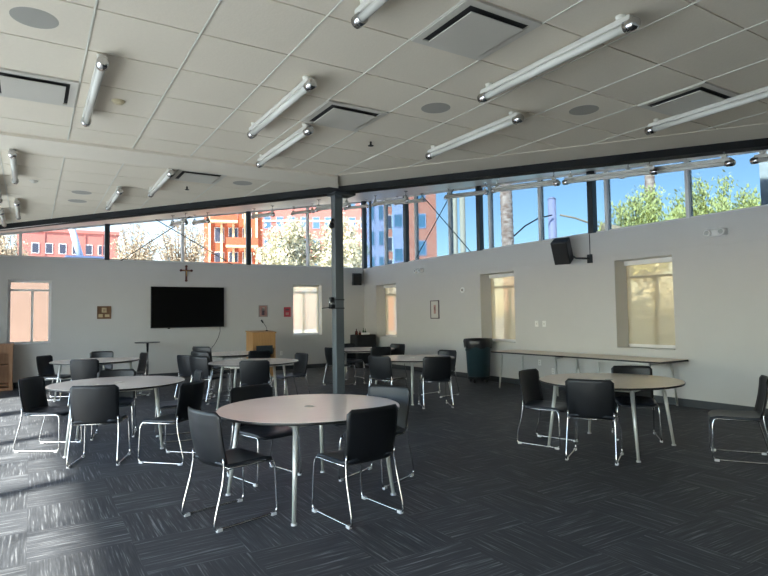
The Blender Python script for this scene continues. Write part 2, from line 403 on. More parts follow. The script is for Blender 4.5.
# plastered border band of the ceiling: along x, then along the diagonal
n_ = Vector((1.4, 1)).normalized(); wd = .56
yA0, yA1 = 6.60, 7.15
inner = lambda y: beamx(y) - wd / n_.x - .03 / n_.x
struct(MB().prism([(XL, yA0), (inner(yA0), yA0), (beamx(yA1) - .04, yA1), (XL, yA1)], ZC - .040, ZC + .01).build('ceiling_band', 'gypsum'))
struct(MB().prism([(inner(-3.5), -3.5), (beamx(-3.5) - .04, -3.5), (beamx(yA1) - .04, yA1), (inner(yA0), yA0)], ZC - .014, ZC + .01).build('ceiling_band', 'gypsum'))
# tee grid
def inside(x, y):
    if x > XR or x < XL: return False
    if y > yb_at(x) - .05: return False
    if yA0 - .0 < y < yA1: return False
    if y <= yA0 and x > inner(y): return False
    return True
g = MB(); g2 = MB()
def runs(fn, a, b_, st=.01):
    out = []; cur = None; t = a
    while t <= b_:
        if fn(t):
            if cur is None: cur = t
            last = t
        elif cur is not None: out.append((cur, last)); cur = None
        t += st
    if cur is not None: out.append((cur, last))
    return out
x = .305 - .61 * 4
while x < XR:
    for a, b_ in runs(lambda y: inside(x, y), YF, YB): g.b((x - .0072, a, ZC - .008), (x + .0072, b_, ZC)); g2.b((x - .004, a, ZC - .014), (x + .004, b_, ZC - .008))
    x += .61
def clip(pl, A, B, Cc):                       # keep A x + B y <= C
    out = []
    for i in range(len(pl)):
        p, q = pl[i], pl[(i + 1) % len(pl)]; dp, dq = A * p[0] + B * p[1] - Cc, A * q[0] + B * q[1] - Cc
        if dp <= 0: out.append(p)
        if (dp < 0 < dq) or (dq < 0 < dp):
            t_ = dp / (dp - dq); out.append((p[0] + (q[0] - p[0]) * t_, p[1] + (q[1] - p[1]) * t_))
    return out
tiles = MB(); GAP = .0075
for ix in range(-6, 16):
    for iy in range(-14, 22):
        x0, y0 = .305 + .61 * ix + GAP, 3.696 + .61 * iy + GAP; x1, y1 = x0 + .61 - 2 * GAP, y0 + .61 - 2 * GAP
        base = [(x0, y0), (x1, y0), (x1, y1), (x0, y1)]
        base = clip(base, -1, 0, -XL); base = clip(base, 1, 0, XR) if base else base; base = clip(base, 0, 1, YB) if base else base; base = clip(base, 0, -1, -YF) if base else base
        if not base: continue
        pieces = []
        lo_ = clip(base, 0, 1, yA0)
        if lo_: lo_ = clip(lo_, 1.4, 1, 12.36 - wd * 1.7205 - .05)
        if lo_: pieces.append(lo_)
        hi_ = clip(base, 0, -1, -yA1)
        if hi_: hi_ = clip(hi_, 1.4, 1, 12.36 - .05)
        if hi_: pieces.append(hi_)
        for pc in pieces:
            if len(pc) > 2: tiles.prism(pc, ZC - .009, ZC)
tg = struct(g.build('ceiling_grid', 'tee')); g2.build('runner', 'tee', tg); tiles.build('tile_panels', 'ceiling_tile', tg)
# column
t = struct(MB().b((3.707 - .065, 7.256 - .065, 0), (3.707 + .065, 7.256 + .065, 3.25), .01).build('steel_column', 'steel_blue'))
MB().b((3.707 - .12, 7.256 - .12, 0), (3.707 + .12, 7.256 + .12, .02)).build('base_plate', 'steel_dark', t)
MB().b((3.707 - .10, 7.256 - .16, 3.22), (3.707 + .22, 7.256 + .10, 3.25)).build('cap_plate', 'steel_dark', t)
for z in (1.615, 1.735): MB().b((3.707 - .069, 7.256 - .069, z - .008), (3.707 + .069, 7.256 + .069, z + .008)).build('strap_band', 'black_plastic', t)
# clamp device on the column's left side
d = thing('clamp_mount', 'small black and silver clamp strapped to the left side of the steel column', 'bracket', (3.637, 7.226, 1.62))
MB().b((-.075, -.03, -.01), (-.004, .03, .05), .006).build('clamp_body', 'black_plastic', d)
MB().b((-.075, -.035, .07), (-.02, .025, .15), .008).build('head', 'black_plastic', d)
MB().cyl((-.072, 0, .03), (-.072, 0, .13), .009).cyl((-.06, 0, .01), (-.21, -.03, -.004), .007).build('arm', 'chrome', d)
d = thing('spotlight', 'tiny black spotlight fixed high on the left face of the steel column', 'lamp', (3.641, 7.226, 2.86))
MB().cyl((-.03, 0, -.03), (-.06, -.05, -.10), .028, .035).build('lamp_head', 'black_plastic', d)
MB().b((-.04, -.012, -.02), (0, .012, .02)).build('bracket', 'black_plastic', d)

# ------------------------------------------------------------------ chairs
def rounded_rect_shell(w_, h, bow, lean, y0, z0, th, corner, nx=14, nz=12, taper=.0):
    """back shell: curved in plan, leaning back; local y forward"""
    mb = MB(); grid = []
    for side in (0, 1):
        for j in range(nz + 1):
            v = j / nz
            for i in range(nx + 1):
                u = 2 * i / nx - 1
                hw = w_ / 2 * (1 - taper * (1 - v))
                dz = min(v * h, (1 - v) * h)
                if dz < corner: hw -= corner - math.sqrt(max(0, corner ** 2 - (corner - dz) ** 2))
                xx = u * hw
                yy = y0 - lean * v + bow * (xx / (w_ / 2)) ** 2 + .012 * math.sin(v * PI) * -1
                if side: yy += th
                grid.append((xx, yy, z0 + v * h))
    N = (nx + 1) * (nz + 1); fs = []
    for sd in (0, 1):
        o_ = sd * N
        for j in range(nz):
            for i in range(nx):
                q = (o_ + j * (nx + 1) + i, o_ + j * (nx + 1) + i + 1, o_ + (j + 1) * (nx + 1) + i + 1, o_ + (j + 1) * (nx + 1) + i)
                fs.append(q if sd else q[::-1])
    ring = [i for i in range(nx + 1)] + [j * (nx + 1) + nx for j in range(1, nz + 1)] + [nz * (nx + 1) + i for i in range(nx - 1, -1, -1)] + [j * (nx + 1) for j in range(nz - 1, 0, -1)]
    for a, b_ in zip(ring, ring[1:] + ring[:1]): fs.append((a, b_, N + b_, N + a))
    return mb.add(grid, fs, True)
def seat_mesh(mb, top=False):
    nx, ny = 12, 14; W, y0, y1 = .455, -.232, .235; grid = []
    for side in (0, 1):
        for j in range(ny + 1):
            v = j / ny
            for i in range(nx + 1):
                u = 2 * i / nx - 1; hw = W / 2 * (1 - .10 * v ** 2)
                dy = min(v, 1 - v) * (y1 - y0)
                if dy < .05: hw -= .05 - math.sqrt(max(0, .05 ** 2 - (.05 - dy) ** 2))
                zz = .447 - .018 * (1 - u * u) * math.sin(v * PI) - .030 * max(0, (v - .78) / .22) ** 2 + .02 * max(0, (.15 - v) / .15) ** 2
                if not side: zz -= .020
                grid.append((u * hw, y0 + v * (y1 - y0), zz))
    N = (nx + 1) * (ny + 1); fs = []
    for sd in (0, 1):
        o_ = sd * N
        for j in range(ny):
            for i in range(nx):
                q = (o_ + j * (nx + 1) + i, o_ + j * (nx + 1) + i + 1, o_ + (j + 1) * (nx + 1) + i + 1, o_ + (j + 1) * (nx + 1) + i)
                fs.append(q if sd else q[::-1])
    ring = [i for i in range(nx + 1)] + [j * (nx + 1) + nx for j in range(1, ny + 1)] + [ny * (nx + 1) + i for i in range(nx - 1, -1, -1)] + [j * (nx + 1) for j in range(ny - 1, 0, -1)]
    for a, b_ in zip(ring, ring[1:] + ring[:1]): fs.append((a, b_, N + b_, N + a))
    return mb.add(grid, fs, True)
def smooth_path(pts, r=.04, n=5):
    pts = [Vector(p) for p in pts]; out = [pts[0]]
    for i in range(1, len(pts) - 1):
        a, p, b_ = pts[i - 1], pts[i], pts[i + 1]
        ra = min(r, (a - p).length * .45); rb = min(r, (b_ - p).length * .45)
        s_, e_ = p + (a - p).normalized() * ra, p + (b_ - p).normalized() * rb
        for k_ in range(n + 1):
            t_ = k_ / n; out.append((1 - t_) ** 2 * s_ + 2 * t_ * (1 - t_) * p + t_ * t_ * e_)
    return out + [pts[-1]]
CH_GROUP = 'black stacking chairs around the round tables'
def make_chair():
    t = thing('stacking_chair', '', 'chair')
    seat_mesh(MB()).build('seat', 'black_seat', t)
    rounded_rect_shell(.475, .405, .045, .075, -.235, .425, .010, .035, taper=.03).build('backrest', 'black_plastic', t)
    for s_ in (-1, 1):
        pts = [(s_ * .222, -.225, .50), (s_ * .226, -.220, .43), (s_ * .232, -.235, .32), (s_ * .238, -.30, .08), (s_ * .238, -.305, .018), (s_ * .238, -.20, .014), (s_ * .236, .19, .014), (s_ * .236, .225, .03), (s_ * .225, .215, .36), (s_ * .215, .20, .418), (s_ * .215, .0, .414), (s_ * .215, -.19, .416)]
        lg = MB().tube(smooth_path(pts, .035, 4), .0078, 8).build('sled_leg', 'chrome', t)
        for yy in (-.265, .19):
            MB().b((s_ * .238 - .014, yy - .022, 0), (s_ * .238 + .014, yy + .022, .022), .004).build('glide', 'glide', lg)
    cb = MB()
    for yy in (.17, -.16): cb.tube([(-.215, yy, .412), (.215, yy, .412)], .0085, 8)
    cb.build('crossbar', 'chrome', t)
    return t
proto = make_chair(); index_kids()
# back-top centre (x, y), facing in degrees, label
chairs = [
 (1.06, 4.34, 14, 'black chair at left of the nearest round table, facing right, seat seen from the side'),
 (2.18, 3.66, 97, 'closest black chair, its back to us at the near right of the nearest round table'),
 (2.98, 4.73, 205, 'black chair behind the right edge of the nearest round table, facing it'),
 (1.85, 5.56, 283, 'black chair tucked behind the left rear edge of the nearest round table'),
 (.56, 6.62, 69, 'black chair in front of the left round table, its back squarely to us'),
 (-.01, 8.09, -33, 'black chair at the left end of the left round table, facing right'),
 (1.52, 6.32, 135, 'black chair at near right of the left round table, seen from behind at an angle'),
 (1.01, 8.53, 258, 'black chair behind the left round table, only its top showing over the tabletop'),
 (1.88, 7.55, 176, 'black chair at the right end of the left round table, mostly hidden by another chair'),
 (.21, 12.90, -35, 'black chair at the left of the far left round table, near the back wall window'),
 (.79, 11.12, 66, 'black chair in front of the far left round table, its back to us'),
 (1.33, 13.70, 250, 'black chair on the far side of the far left round table, facing us'),
 (1.91, 12.35, 188, 'black chair right of the far left round table, edge on beside the high table'),
 (3.06, 8.95, 62, 'black chair in front of the middle round table, its back to us before the lectern'),
 (4.33, 9.90, 187, 'black chair at the right end of the middle round table, facing left'),
 (3.93, 11.68, 92, 'black chair in front of the rear round table, just left of the lectern base'),
 (2.42, 10.97, 28, 'black chair just left of the stacked chairs, beyond the left round table'),
 (2.52, 10.42, 28, 'lowest black chair of the stack of three at the left of the middle round table'),
 (5.55, 11.25, 15, 'black chair just left of the steel column, side on at the corner round table'),
 (6.50, 10.70, 78, 'black chair with its back to us in front of the corner round table'),
 (4.98, 8.28, 22, 'black chair at the left of the round table in front of the bin, facing right'),
 (5.60, 7.46, 64, 'black chair in front of the round table by the bin, its back to us'),
 (6.62, 8.70, 190, 'black chair on the far right of the round table by the bin, only top showing'),
 (6.62, 12.42, 268, 'black chair on the far side of the corner round table beside the steel column'),
 (7.30, 11.55, 195, 'black chair at the right of the corner round table, below the corner window'),
 (4.81, 3.88, 30, 'black chair in front of the right round table, its back to us'),
 (5.06, 5.00, -74, 'black chair at the left end of the right round table, seen edge on'),
 (6.41, 4.53, 222, 'black chair between the right round table and the long wall tables, facing us'),
 (6.32, 2.92, 122, 'black chair alone at the right edge of the picture, cut off by the frame'),
 (2.52, 10.42, 28, 'middle black chair of the stack of three at the left of the middle round table'),
 (2.52, 10.42, 28, 'top black chair of the stack of three at the left of the middle round table'),
]
TAB_XY = [(2.03, 4.52), (.92, 7.66), (1.07, 12.11), (3.32, 9.70), (3.72, 12.30), (6.55, 11.63), (5.87, 8.58), (5.57, 4.22)]
lift = {29: .085, 30: .17}
for i, (x, y, a, lb) in enumerate(chairs):
    o = proto if i == 0 else copy_tree(proto)
    f = Vector((math.cos(math.radians(a)), math.sin(math.radians(a)), 0))
    for ti_, (tx_, ty_) in enumerate(TAB_XY):
        mn_ = .86 if ti_ in (0, 1, 7) else .96
        dv_ = Vector((x - tx_, y - ty_)); 
        if dv_.length < mn_: dv_ = dv_.normalized() * mn_; x, y = tx_ + dv_.x, ty_ + dv_.y
    o.location = Vector((x, y, lift.get(i, 0))) + f * (.30 + lift.get(i, 0) * .4); o.rotation_euler.z = math.radians(a) - PI / 2
    o['label'] = lb; o['category'] = 'chair'; o['group'] = CH_GROUP

# ------------------------------------------------------------------ round tables
def make_round(top_m='laminate'):
    t = thing('round_table', '', 'table')
    R = .765
    MB().lathe([(0, .715), (R - .03, .715), (R - .004, .722), (R, .728), (R, .740), (0, .740)], n=64, smooth=False).build('edge_band', 'black_edge', t)
    MB().lathe([(0, .7402), (.03, .7402), (R - .004, .7402), (R - .006, .7425), (0, .7425)], n=64, smooth=False).build('tabletop', top_m, t)
    for q in range(4):
        a = PI / 4 + q * PI / 2; d_ = Vector((math.cos(a), math.sin(a), 0))
        lg = MB(); p0 = d_ * .70; p1 = d_ * .60 + Vector((0, 0, .712)); n4 = 12
        lg.cyl(p0 + Vector((0, 0, .012)), p1, .0145, .023, n=14); lg.build('leg', 'leg_paint', t)
        MB().cyl(p0, p0 + Vector((0, 0, .014)), .023, n=12).build('foot', 'glide', t)
    ap = MB()
    for q in range(4):
        a = PI / 4 + q * PI / 2; b_ = a + PI / 2; r_ = .595
        p0, p1 = Vector((math.cos(a) * r_, math.sin(a) * r_, .695)), Vector((math.cos(b_) * r_, math.sin(b_) * r_, .695))
        ang = math.atan2(p1.y - p0.y, p1.x - p0.x); ap.box((p0 + p1) / 2, ((p1 - p0).length - .05, .025, .035), Matrix.Rotation(ang, 3, 'Z'))
    ap.build('apron_rail', 'leg_paint', t)
    MB().lathe([(0, .7430), (.045, .7430), (.045, .7455), (.03, .7455), (.03, .744), (0, .744)], n=24, smooth=False).build('grommet', 'vent_metal', t)
    return t
RT = make_round(); index_kids()
tabs = [
 (2.03, 4.52, 11, 'laminate', 'nearest round table, pale pinkish top, standing in front of the steel column'),
 (.92, 7.66, -10, 'laminate', 'round pale-topped table on the left, the second nearest'),
 (1.07, 12.11, 27, 'laminate', 'round table at far left near the high table, seen almost edge on'),
 (3.32, 9.70, -32, 'laminate', 'round table in the middle distance, in front of the lectern'),
 (3.72, 12.30, 10, 'laminate', 'rearmost round table, between the television wall and the middle table'),
 (6.55, 11.63, -20, 'laminate', 'round table behind the steel column near the black-draped table'),
 (5.87, 8.58, 10, 'laminate', 'round table right of the steel column, left of the rubbish bin'),
 (5.57, 4.22, 13, 'laminate_tan', 'tan-topped round table on the right, in front of the long wall tables'),
]
for i, (x, y, a, mm, lb) in enumerate(tabs):
    o = RT if i == 0 else copy_tree(RT)
    o.location = (x, y, 0); o.rotation_euler.z = math.radians(a); o['label'] = lb; o['category'] = 'table'; o['group'] = 'round tables'
    if mm != 'laminate':
        for ch in C.objects:
            if ch.parent is o and ch.name.startswith('tabletop'):
                ch.data = ch.data.copy(); ch.data.materials[0] = M[mm]

# ------------------------------------------------------------------ long tables along the right wall
def long_table(y0, y1, label):
    t = thing('long_table', label, 'table', (8.46, (y0 + y1) / 2, 0), group='long tables along the right wall')
    L_ = (y1 - y0) / 2; W = .375
    MB().b((-W, -L_, .712), (W, L_, .738), .004).build('edge_band', 'black_edge', t)
    MB().b((-W + .003, -L_ + .003, .7385), (W - .003, L_ - .003, .742)).build('tabletop', 'laminate_tan', t)
    for sx in (-1, 1):
        for sy in (-1, 1):
            MB().cyl((sx * (W - .06), sy * (L_ - .17), .0), (sx * (W - .09), sy * (L_ - .24), .712), .015, .021, n=12).build('leg', 'leg_paint', t)
    r_ = MB()
    for sy in (-1, 1): r_.b((-W + .09, sy * (L_ - .24) - .015, .675), (W - .09, sy * (L_ - .24) + .015, .712))
    for sx in (-1, 1): r_.b((sx * (W - .09) - .012, -L_ + .24, .675), (sx * (W - .09) + .012, L_ - .24, .712))
    r_.build('apron_rail', 'leg_paint', t)
long_table(7.09, 8.95, 'far long table against the right wall, running up to the rubbish bin')
long_table(5.22, 7.07, 'near long table against the right wall, below the nearest window')

# ------------------------------------------------------------------ rubbish bin
t = thing('rubbish_bin', 'round dark green rubbish bin with black liner and wheels by the right wall', 'bin', (8.48, 9.80, 0))
t.scale = (.97, .97, 1.10)
MB().lathe([(0, .12), (.24, .12), (.25, .14), (.29, .78), (.305, .80), (.305, .83), (.285, .83), (.27, .80), (.235, .16), (0, .16)], n=40).build('body', 'bin_green', t)
bg = []
for i in range(9): bg.append(0)
lm = MB(); vs = []; n = 48; prof = [(.272, .76), (.285, .86), (.318, .875), (.335, .83), (.326, .76), (.318, .70)]
for j, (r_, z) in enumerate(prof):
    for i in range(n):
        a = 2 * PI * i / n; wv_ = (1 + .012 * math.sin(9 * a + j) + .008 * math.sin(17 * a)) if j > 0 else 1
        vs.append((r_ * wv_ * math.cos(a), r_ * wv_ * math.sin(a), z + (.02 * math.sin(7 * a) if j > 3 else 0)))
lm.add(vs, [(j * n + i, j * n + (i + 1) % n, (j + 1) * n + (i + 1) % n, (j + 1) * n + i) for j in range(len(prof) - 1) for i in range(n)], True)
lm.build('liner', 'bag_black', t)
dl = MB().lathe([(0, .075), (.25, .075), (.26, .10), (.26, .125), (.24, .125), (0, .125)], n=32, smooth=False).build('dolly', 'black_plastic', t)
for q in range(4):
    a = q * PI / 2 + .4; p = Vector((.2 * math.cos(a), .2 * math.sin(a), .035))
    MB().cyl(p + Vector((-.012, 0, 0)), p + Vector((.012, 0, 0)), .035, n=16).b((p.x - .018, p.y - .01, .04), (p.x + .018, p.y + .01, .076)).build('wheel', 'black_edge', dl)
for sx in (-1, 1): MB().box((sx * .318, 0, .66), (.03, .12, .04), None, .008).build('handle', 'bin_green', t)

# ------------------------------------------------------------------ lectern
t = thing('lectern', 'light maple lectern with gooseneck microphone in front of the back wall', 'lectern', (5.00, 14.1, 0), 0)
for sx in (-1, 1): MB().b((sx * .285 - .012, -.25, 0), (sx * .285 + .012, .25, 1.12)).build('side_panel', 'maple', t)
MB().b((-.273, -.25, .72), (.273, -.228, 1.10)).build('front_panel', 'maple', t)
MB().b((-.273, -.235, .06), (.273, -.215, .42)).build('lower_panel', 'maple', t)
MB().b((-.273, -.20, .44), (.273, .24, .46)).b((-.273, .2, .06), (.273, .22, 1.08)).build('shelf', 'maple', t)
MB().b((-.21, -.262, .58), (.22, -.251, .80), .004).build('dark_panel', 'steel_dark', t)
mb = MB(); mb.prism([(-.31, -.28), (.31, -.28), (.31, .27), (-.31, .27)], lambda x, y: 1.10 + (y + .28) * .06, lambda x, y: 1.135 + (y + .28) * .06); mb.build('top', 'maple', t)
mc = thing('gooseneck_microphone', 'black gooseneck microphone sticking up from the lectern top', 'microphone', (5.00 + .16, 14.1, 1.155))
MB().cyl((0, 0, 0), (0, 0, .02), .03).build('base', 'black_plastic', mc)
MB().tube([(0, 0, .02), (0, 0, .06), (-.02, 0, .11), (-.06, 0, .17), (-.10, 0, .22)], .006, 8).build('gooseneck', 'black_plastic', mc)
MB().cyl((-.095, 0, .212), (-.145, 0, .285), .018, .022, n=12).build('microphone_head', 'black_plastic', mc)

# ------------------------------------------------------------------ bookcase at left
t = thing('bookcase', 'brown wooden open bookcase cut off by the left edge, under the left window', 'bookcase', (-.78, 15.22, 0))
MB().b((-.47, -.28, .06), (-.44, .28, .98)).build('side_panel', 'oak_brown', t)
MB().b((.40, -.28, .06), (.47, .28, .98)).build('side_panel', 'oak_brown', t)
MB().b((-.44, .255, .06), (.40, .275, .98)).build('back_panel', 'oak_brown', t)
for z in (.10, .52): MB().b((-.44, -.26, z), (.40, .255, z + .025)).build('shelf', 'oak_brown', t)
MB().b((-.44, -.27, .80), (.40, -.25, .98)).build('header_panel', 'oak_brown', t)
MB().b((-.49, -.30, .98), (.49, .29, 1.01)).build('top', 'oak_brown', t)
MB().b((-.48, -.29, 0), (.48, .28, .06)).build('plinth', 'oak_brown', t)

# ------------------------------------------------------------------ high (bistro) table
t = thing('high_table', 'small high table with thin dark top and pole under the television wall', 'table', (2.45, 15.0, 0))
MB().lathe([(0, .925), (.285, .925), (.29, .93), (.29, .945), (0, .945)], n=40, smooth=False).build('tabletop', 'steel_dark', t)
MB().cyl((0, 0, .03), (0, 0, .925), .028, n=16).build('pole', 'chrome', t)
for q in range(4):
    a = q * PI / 2 + .5; MB().tube([(0, 0, .07), (.1 * math.cos(a), .1 * math.sin(a), .045), (.24 * math.cos(a), .24 * math.sin(a), .018)], [.022, .018, .014], 8).build('foot', 'chrome', t)

# ------------------------------------------------------------------ black-draped table in the corner
t = tag(MB().b((-.40, -.27, 0), (.40, .27, .955)).build('draped_table', 'black_cloth', None, (8.37, 14.78, 0)), 'small table under a full black cloth in the room corner', 'table')
t.data.clear_geometry()
prof = []
n = 72; vs = []; fs = []
def sup(a, rx, ry, p=5): c_, s_ = math.cos(a), math.sin(a); r_ = 1 / ((abs(c_) / rx) ** p + (abs(s_) / ry) ** p) ** (1 / p); return r_ * c_, r_ * s_
lv = [(.96, .0), (.955, .96), (.94, 1.0), (.60, 1.02), (.25, 1.05), (.004, 1.07)]
for j, (z, sc_) in enumerate(lv):
    for i in range(n):
        a = 2 * PI * i / n; x, y = sup(a, .34, .27); wv_ = 1 + (.02 * math.sin(a * 14) * (.97 - z) if j > 1 else 0)
        vs.append((x * sc_ * wv_, y * sc_ * wv_, z))
fs = [(j * n + i, j * n + (i + 1) % n, (j + 1) * n + (i + 1) % n, (j + 1) * n + i) for j in range(len(lv) - 1) for i in range(n)]
t.data.from_pydata(vs, [], fs); t.data.update()
for p in t.data.polygons: p.use_smooth = True
def bottle(dx, dy, h, r_, m_, lb):
    o = thing('bottle', lb, 'bottle', (8.37 + dx, 14.78 + dy, .961), group='bottles on the black-draped table')
    MB().lathe([(0, 0), (r_, 0), (r_, h * .6), (r_ * .35, h * .75), (r_ * .3, h), (0, h)], n=16).build('body', m_, o)
    MB().cyl((0, 0, h), (0, 0, h + .02), r_ * .36, n=12).build('cap', 'black_plastic', o)
bottle(-.25, -.05, .15, .045, 'red_glass', 'reddish bottle at the left end of the black-draped table')
bottle(-.16, -.10, .09, .04, 'red_glass', 'short dark red bottle beside the taller one on the draped table')
bottle(.0, -.02, .17, .028, 'green_glass', 'tall thin dark bottle behind the white tray on the draped table')
bottle(.08, .0, .15, .026, 'green_glass', 'second thin bottle just right of the tallest on the draped table')
o = thing('tray', 'small white tray at the front edge of the black-draped table', 'tray', (8.35, 14.60, .961))
MB().b((-.11, -.05, 0), (.11, .05, .012)).build('tray_base', 'white_plastic', o)
MB().b((-.115, -.055, .0), (-.108, .055, .055)).b((.108, -.055, 0), (.115, .055, .055)).b((-.108, -.055, 0), (.108, -.05, .055)).b((-.108, .05, 0), (.108, .055, .055)).build('rim', 'white_plastic', o)

# ------------------------------------------------------------------ television, cable, cross, pictures
t = thing('television', 'large black flat television mounted on the back wall', 'television', (3.53, YB, 1.80))
MB().b((-.93, -.085, -.53), (.93, -.03, .53), .006).build('casing', 'black_plastic', t)
MB().b((-.915, -.088, -.505), (.915, -.0855, .515)).build('screen', 'screen', t)
MB().b((-.25, -.03, -.2), (.25, -.001, .2)).build('wall_mount', 'steel_dark', t)
MB().cyl((-.52, -.06, -.545), (-.46, -.06, -.545), .012).build('sensor', 'black_plastic', t)
tag(MB().tube([(4.36, YB - .03, 1.28), (4.37, YB - .012, 1.15), (4.32, YB - .012, .98), (4.22, YB - .012, .80), (4.10, YB - .012, .66), (4.0, YB - .012, .52)], .007, 6).build('television_cable', 'cable_dark'), 'thin dark cable curving down the wall below the right end of the television', 'cable')
t = thing('wall_cross', 'small dark red-brown crucifix on the back wall above the television', 'cross', (3.48, YB, 2.70))
MB().b((-.022, -.03, -.20), (.022, -.002, .17)).build('upright', 'cross_wood', t)
MB().b((-.135, -.032, .045), (.135, -.004, .085)).build('crossbar', 'cross_wood', t)
for p in ((-.135, .065), (.135, .065), (0, .175), (0, -.20)): MB().cyl((p[0], -.034, p[1]), (p[0], -.003, p[1]), .032, n=12).build('end_boss', 'cross_wood', t)
MB().tube([(0, -.045, -.09), (0, -.05, 0), (0, -.045, .05)], [.010, .018, .014], 8).tube([(-.10, -.04, .075), (0, -.045, .05), (.10, -.04, .075)], .007, 6).build('figure', 'brass', t)
def picture(name, label, cat, pos, w_, h_, axis, frame_m, field_m, marks, frame_w=.02):
    t = thing(name, label, cat, pos, 0 if axis == 'x' else -PI / 2)
    fr = MB(); hw, hh = w_ / 2, h_ / 2
    fr.b((-hw, -.022, -hh), (-hw + frame_w, -.001, hh)).b((hw - frame_w, -.022, -hh), (hw, -.001, hh)).b((-hw + frame_w, -.022, -hh), (hw - frame_w, -.001, -hh + frame_w)).b((-hw + frame_w, -.022, hh - frame_w), (hw - frame_w, -.001, hh))
    fr.build('frame', frame_m, t)
    MB().b((-hw + frame_w, -.012, -hh + frame_w), (hw - frame_w, -.002, hh - frame_w)).build('picture_field', field_m, t)
    for (x0, z0, x1, z1, mm, nm) in marks: MB().b((x0 * hw, -.0145, z0 * hh), (x1 * hw, -.0122, z1 * hh)).build(nm, mm, t)
picture('icon_picture', 'small square brown and gold picture left of the television', 'picture', (1.54, YB, 1.68), .31, .31, 'x', 'icon_brown', 'icon_brown',
        [(-.35, .0, .35, .75, 'icon_cream', 'patch'), (-.15, .15, .15, .55, 'icon_brown', 'patch'), (-.8, -.75, -.2, -.25, 'icon_cream', 'patch'), (.1, -.7, .75, -.3, 'icon_cream', 'patch')], .03)
picture('framed_picture', 'small rose and grey picture on the back wall above the lectern', 'picture', (5.58, YB, 1.68), .26, .33, 'x', 'frame_grey', 'icon_rose',
        [(-.35, -.7, .25, .5, 'icon_dark', 'patch'), (-.15, .1, .35, .65, 'paper', 'patch'), (.3, -.6, .6, .0, 'icon_rose', 'patch')])
picture('red_notice', 'small red poster immediately left of the back wall window', 'poster', (6.30, YB, 1.65), .20, .28, 'x', 'red_poster', 'red_poster',
        [(-.6, .3, .6, .6, 'icon_dark', 'patch'), (-.5, -.6, .5, -.1, 'icon_rose', 'patch')], .012)
picture('framed_picture', 'framed pale picture with dark narrow frame on the right wall between windows', 'picture', (XR, 11.87, 1.64), .36, .47, 'y', 'icon_dark', 'paper',
        [(-.25, -.45, .25, .5, 'icon_rose', 'patch'), (-.12, -.1, .15, .3, 'icon_dark', 'patch')], .022)

# ------------------------------------------------------------------ loudspeakers
def speaker(name_label, c, rz, tilt, d_, wallpt):
    t = thing('loudspeaker', name_label, 'loudspeaker', c)
    R3 = Matrix.Rotation(rz, 3, 'Z') @ Matrix.Rotation(tilt, 3, 'X')
    MB().box((0, 0, 0), d_, R3, .015).build('cabinet', 'black_plastic', t)
    MB().box(R3 @ Vector((0, -d_[1] / 2 - .003, 0)), (d_[0] * .9, .008, d_[2] * .92), R3, .002).build('grille', 'dark_gap', t)
    wp = Vector(wallpt) - Vector(c)
    pl = MB().box(wp, (.14, .03, .10) if abs(wp.x) < abs(wp.y) else (.03, .10, .16)).build('wall_plate', 'steel_dark', t)
    MB().tube([R3 @ Vector((0, d_[1] / 2, -.05)), Vector((wp.x * .5, wp.y * .5, wp.z * .7 - .03)), wp], .018, 8).build('arm', 'steel_dark', t)
    return t
speaker('black loudspeaker high in the room corner beside the corner window', (8.50, YB - .20, 2.63), math.radians(-18), .15, (.26, .22, .36), (8.50, YB - .016, 2.50))
t = speaker('black loudspeaker angled down on a bracket high on the right wall', (8.48, 7.36, 2.66), math.radians(-68), .50, (.30, .25, .45), (XR - .03, 7.02, 2.50))
MB().tube([(XR - .02 - 8.48, 7.02 - 7.36, -.10), (XR - .02 - 8.48, 7.02 - 7.36, .30)], .008, 6).build('cable', 'cable_dark', t)

# ------------------------------------------------------------------ emergency lights, sensor, switches, outlets
def em_light(y, z, label):
    t = thing('emergency_light', label, 'light', (XR - .0125, y, z))
    MB().box((-.035, 0, 0), (.07, .30, .10), None, .02).build('housing', 'white_plastic', t)
    for s_ in (-1, 1):
        MB().lathe([(0, 0), (.05, 0), (.058, .03), (.05, .05), (0, .045)], n=20).build('lamp_head', 'white_plastic', t, (-.075, s_ * .105, 0)).rotation_euler = (0, -PI / 2, 0)
        MB().cyl((-.128, s_ * .105, 0), (-.122, s_ * .105, 0), .035, n=16).build('bulb', 'bulb', t)
em_light(4.69, 2.68, 'white twin-headed emergency light on the upper right wall, the nearer one')
em_light(12.46, 2.68, 'small emergency light on the upper right wall near the room corner')
t = thing('wall_sensor', 'small round grey disc on the right wall left of the window behind the bin', 'sensor', (XR, 10.74, 2.09))
MB().cyl((0, 0, 0), (-.025, 0, 0), .07, n=24).build('disc', 'white_plastic', t); MB().cyl((-.025, 0, 0), (-.035, 0, 0), .03, n=16).build('lens', 'grille', t)
for y, lb in ((8.40, 'left one of two small white wall plates above the far long table'), (8.20, 'right one of two small white wall plates above the far long table')):
    t = thing('switch_plate', lb, 'switch', (XR, y, 1.29))
    MB().b((-.008, -.045, -.06), (0, .045, .06), .002).build('plate', 'white_plastic', t); MB().b((-.014, -.012, -.02), (-.008, .012, .02)).build('toggle', 'paper', t)
for pos, ax, lb in (((6.11, YB, .48), 'x', 'white wall outlet low on the back wall right of the lectern'), ((XR, 8.35, .50), 'y', 'white outlet low on the right wall under the far long table'), ((XR, 8.0, .35), 'y', 'lower grey outlet on the right wall under the far long table')):
    t = thing('wall_outlet', lb, 'outlet', pos, 0 if ax == 'x' else -PI / 2)
    MB().b((-.036, -.008, -.058), (.036, 0, .058), .002).build('plate', 'white_plastic', t)
    for z in (-.022, .022): MB().b((-.016, -.0095, z - .014), (.016, -.008, z + .014)).build('socket', 'paper', t)

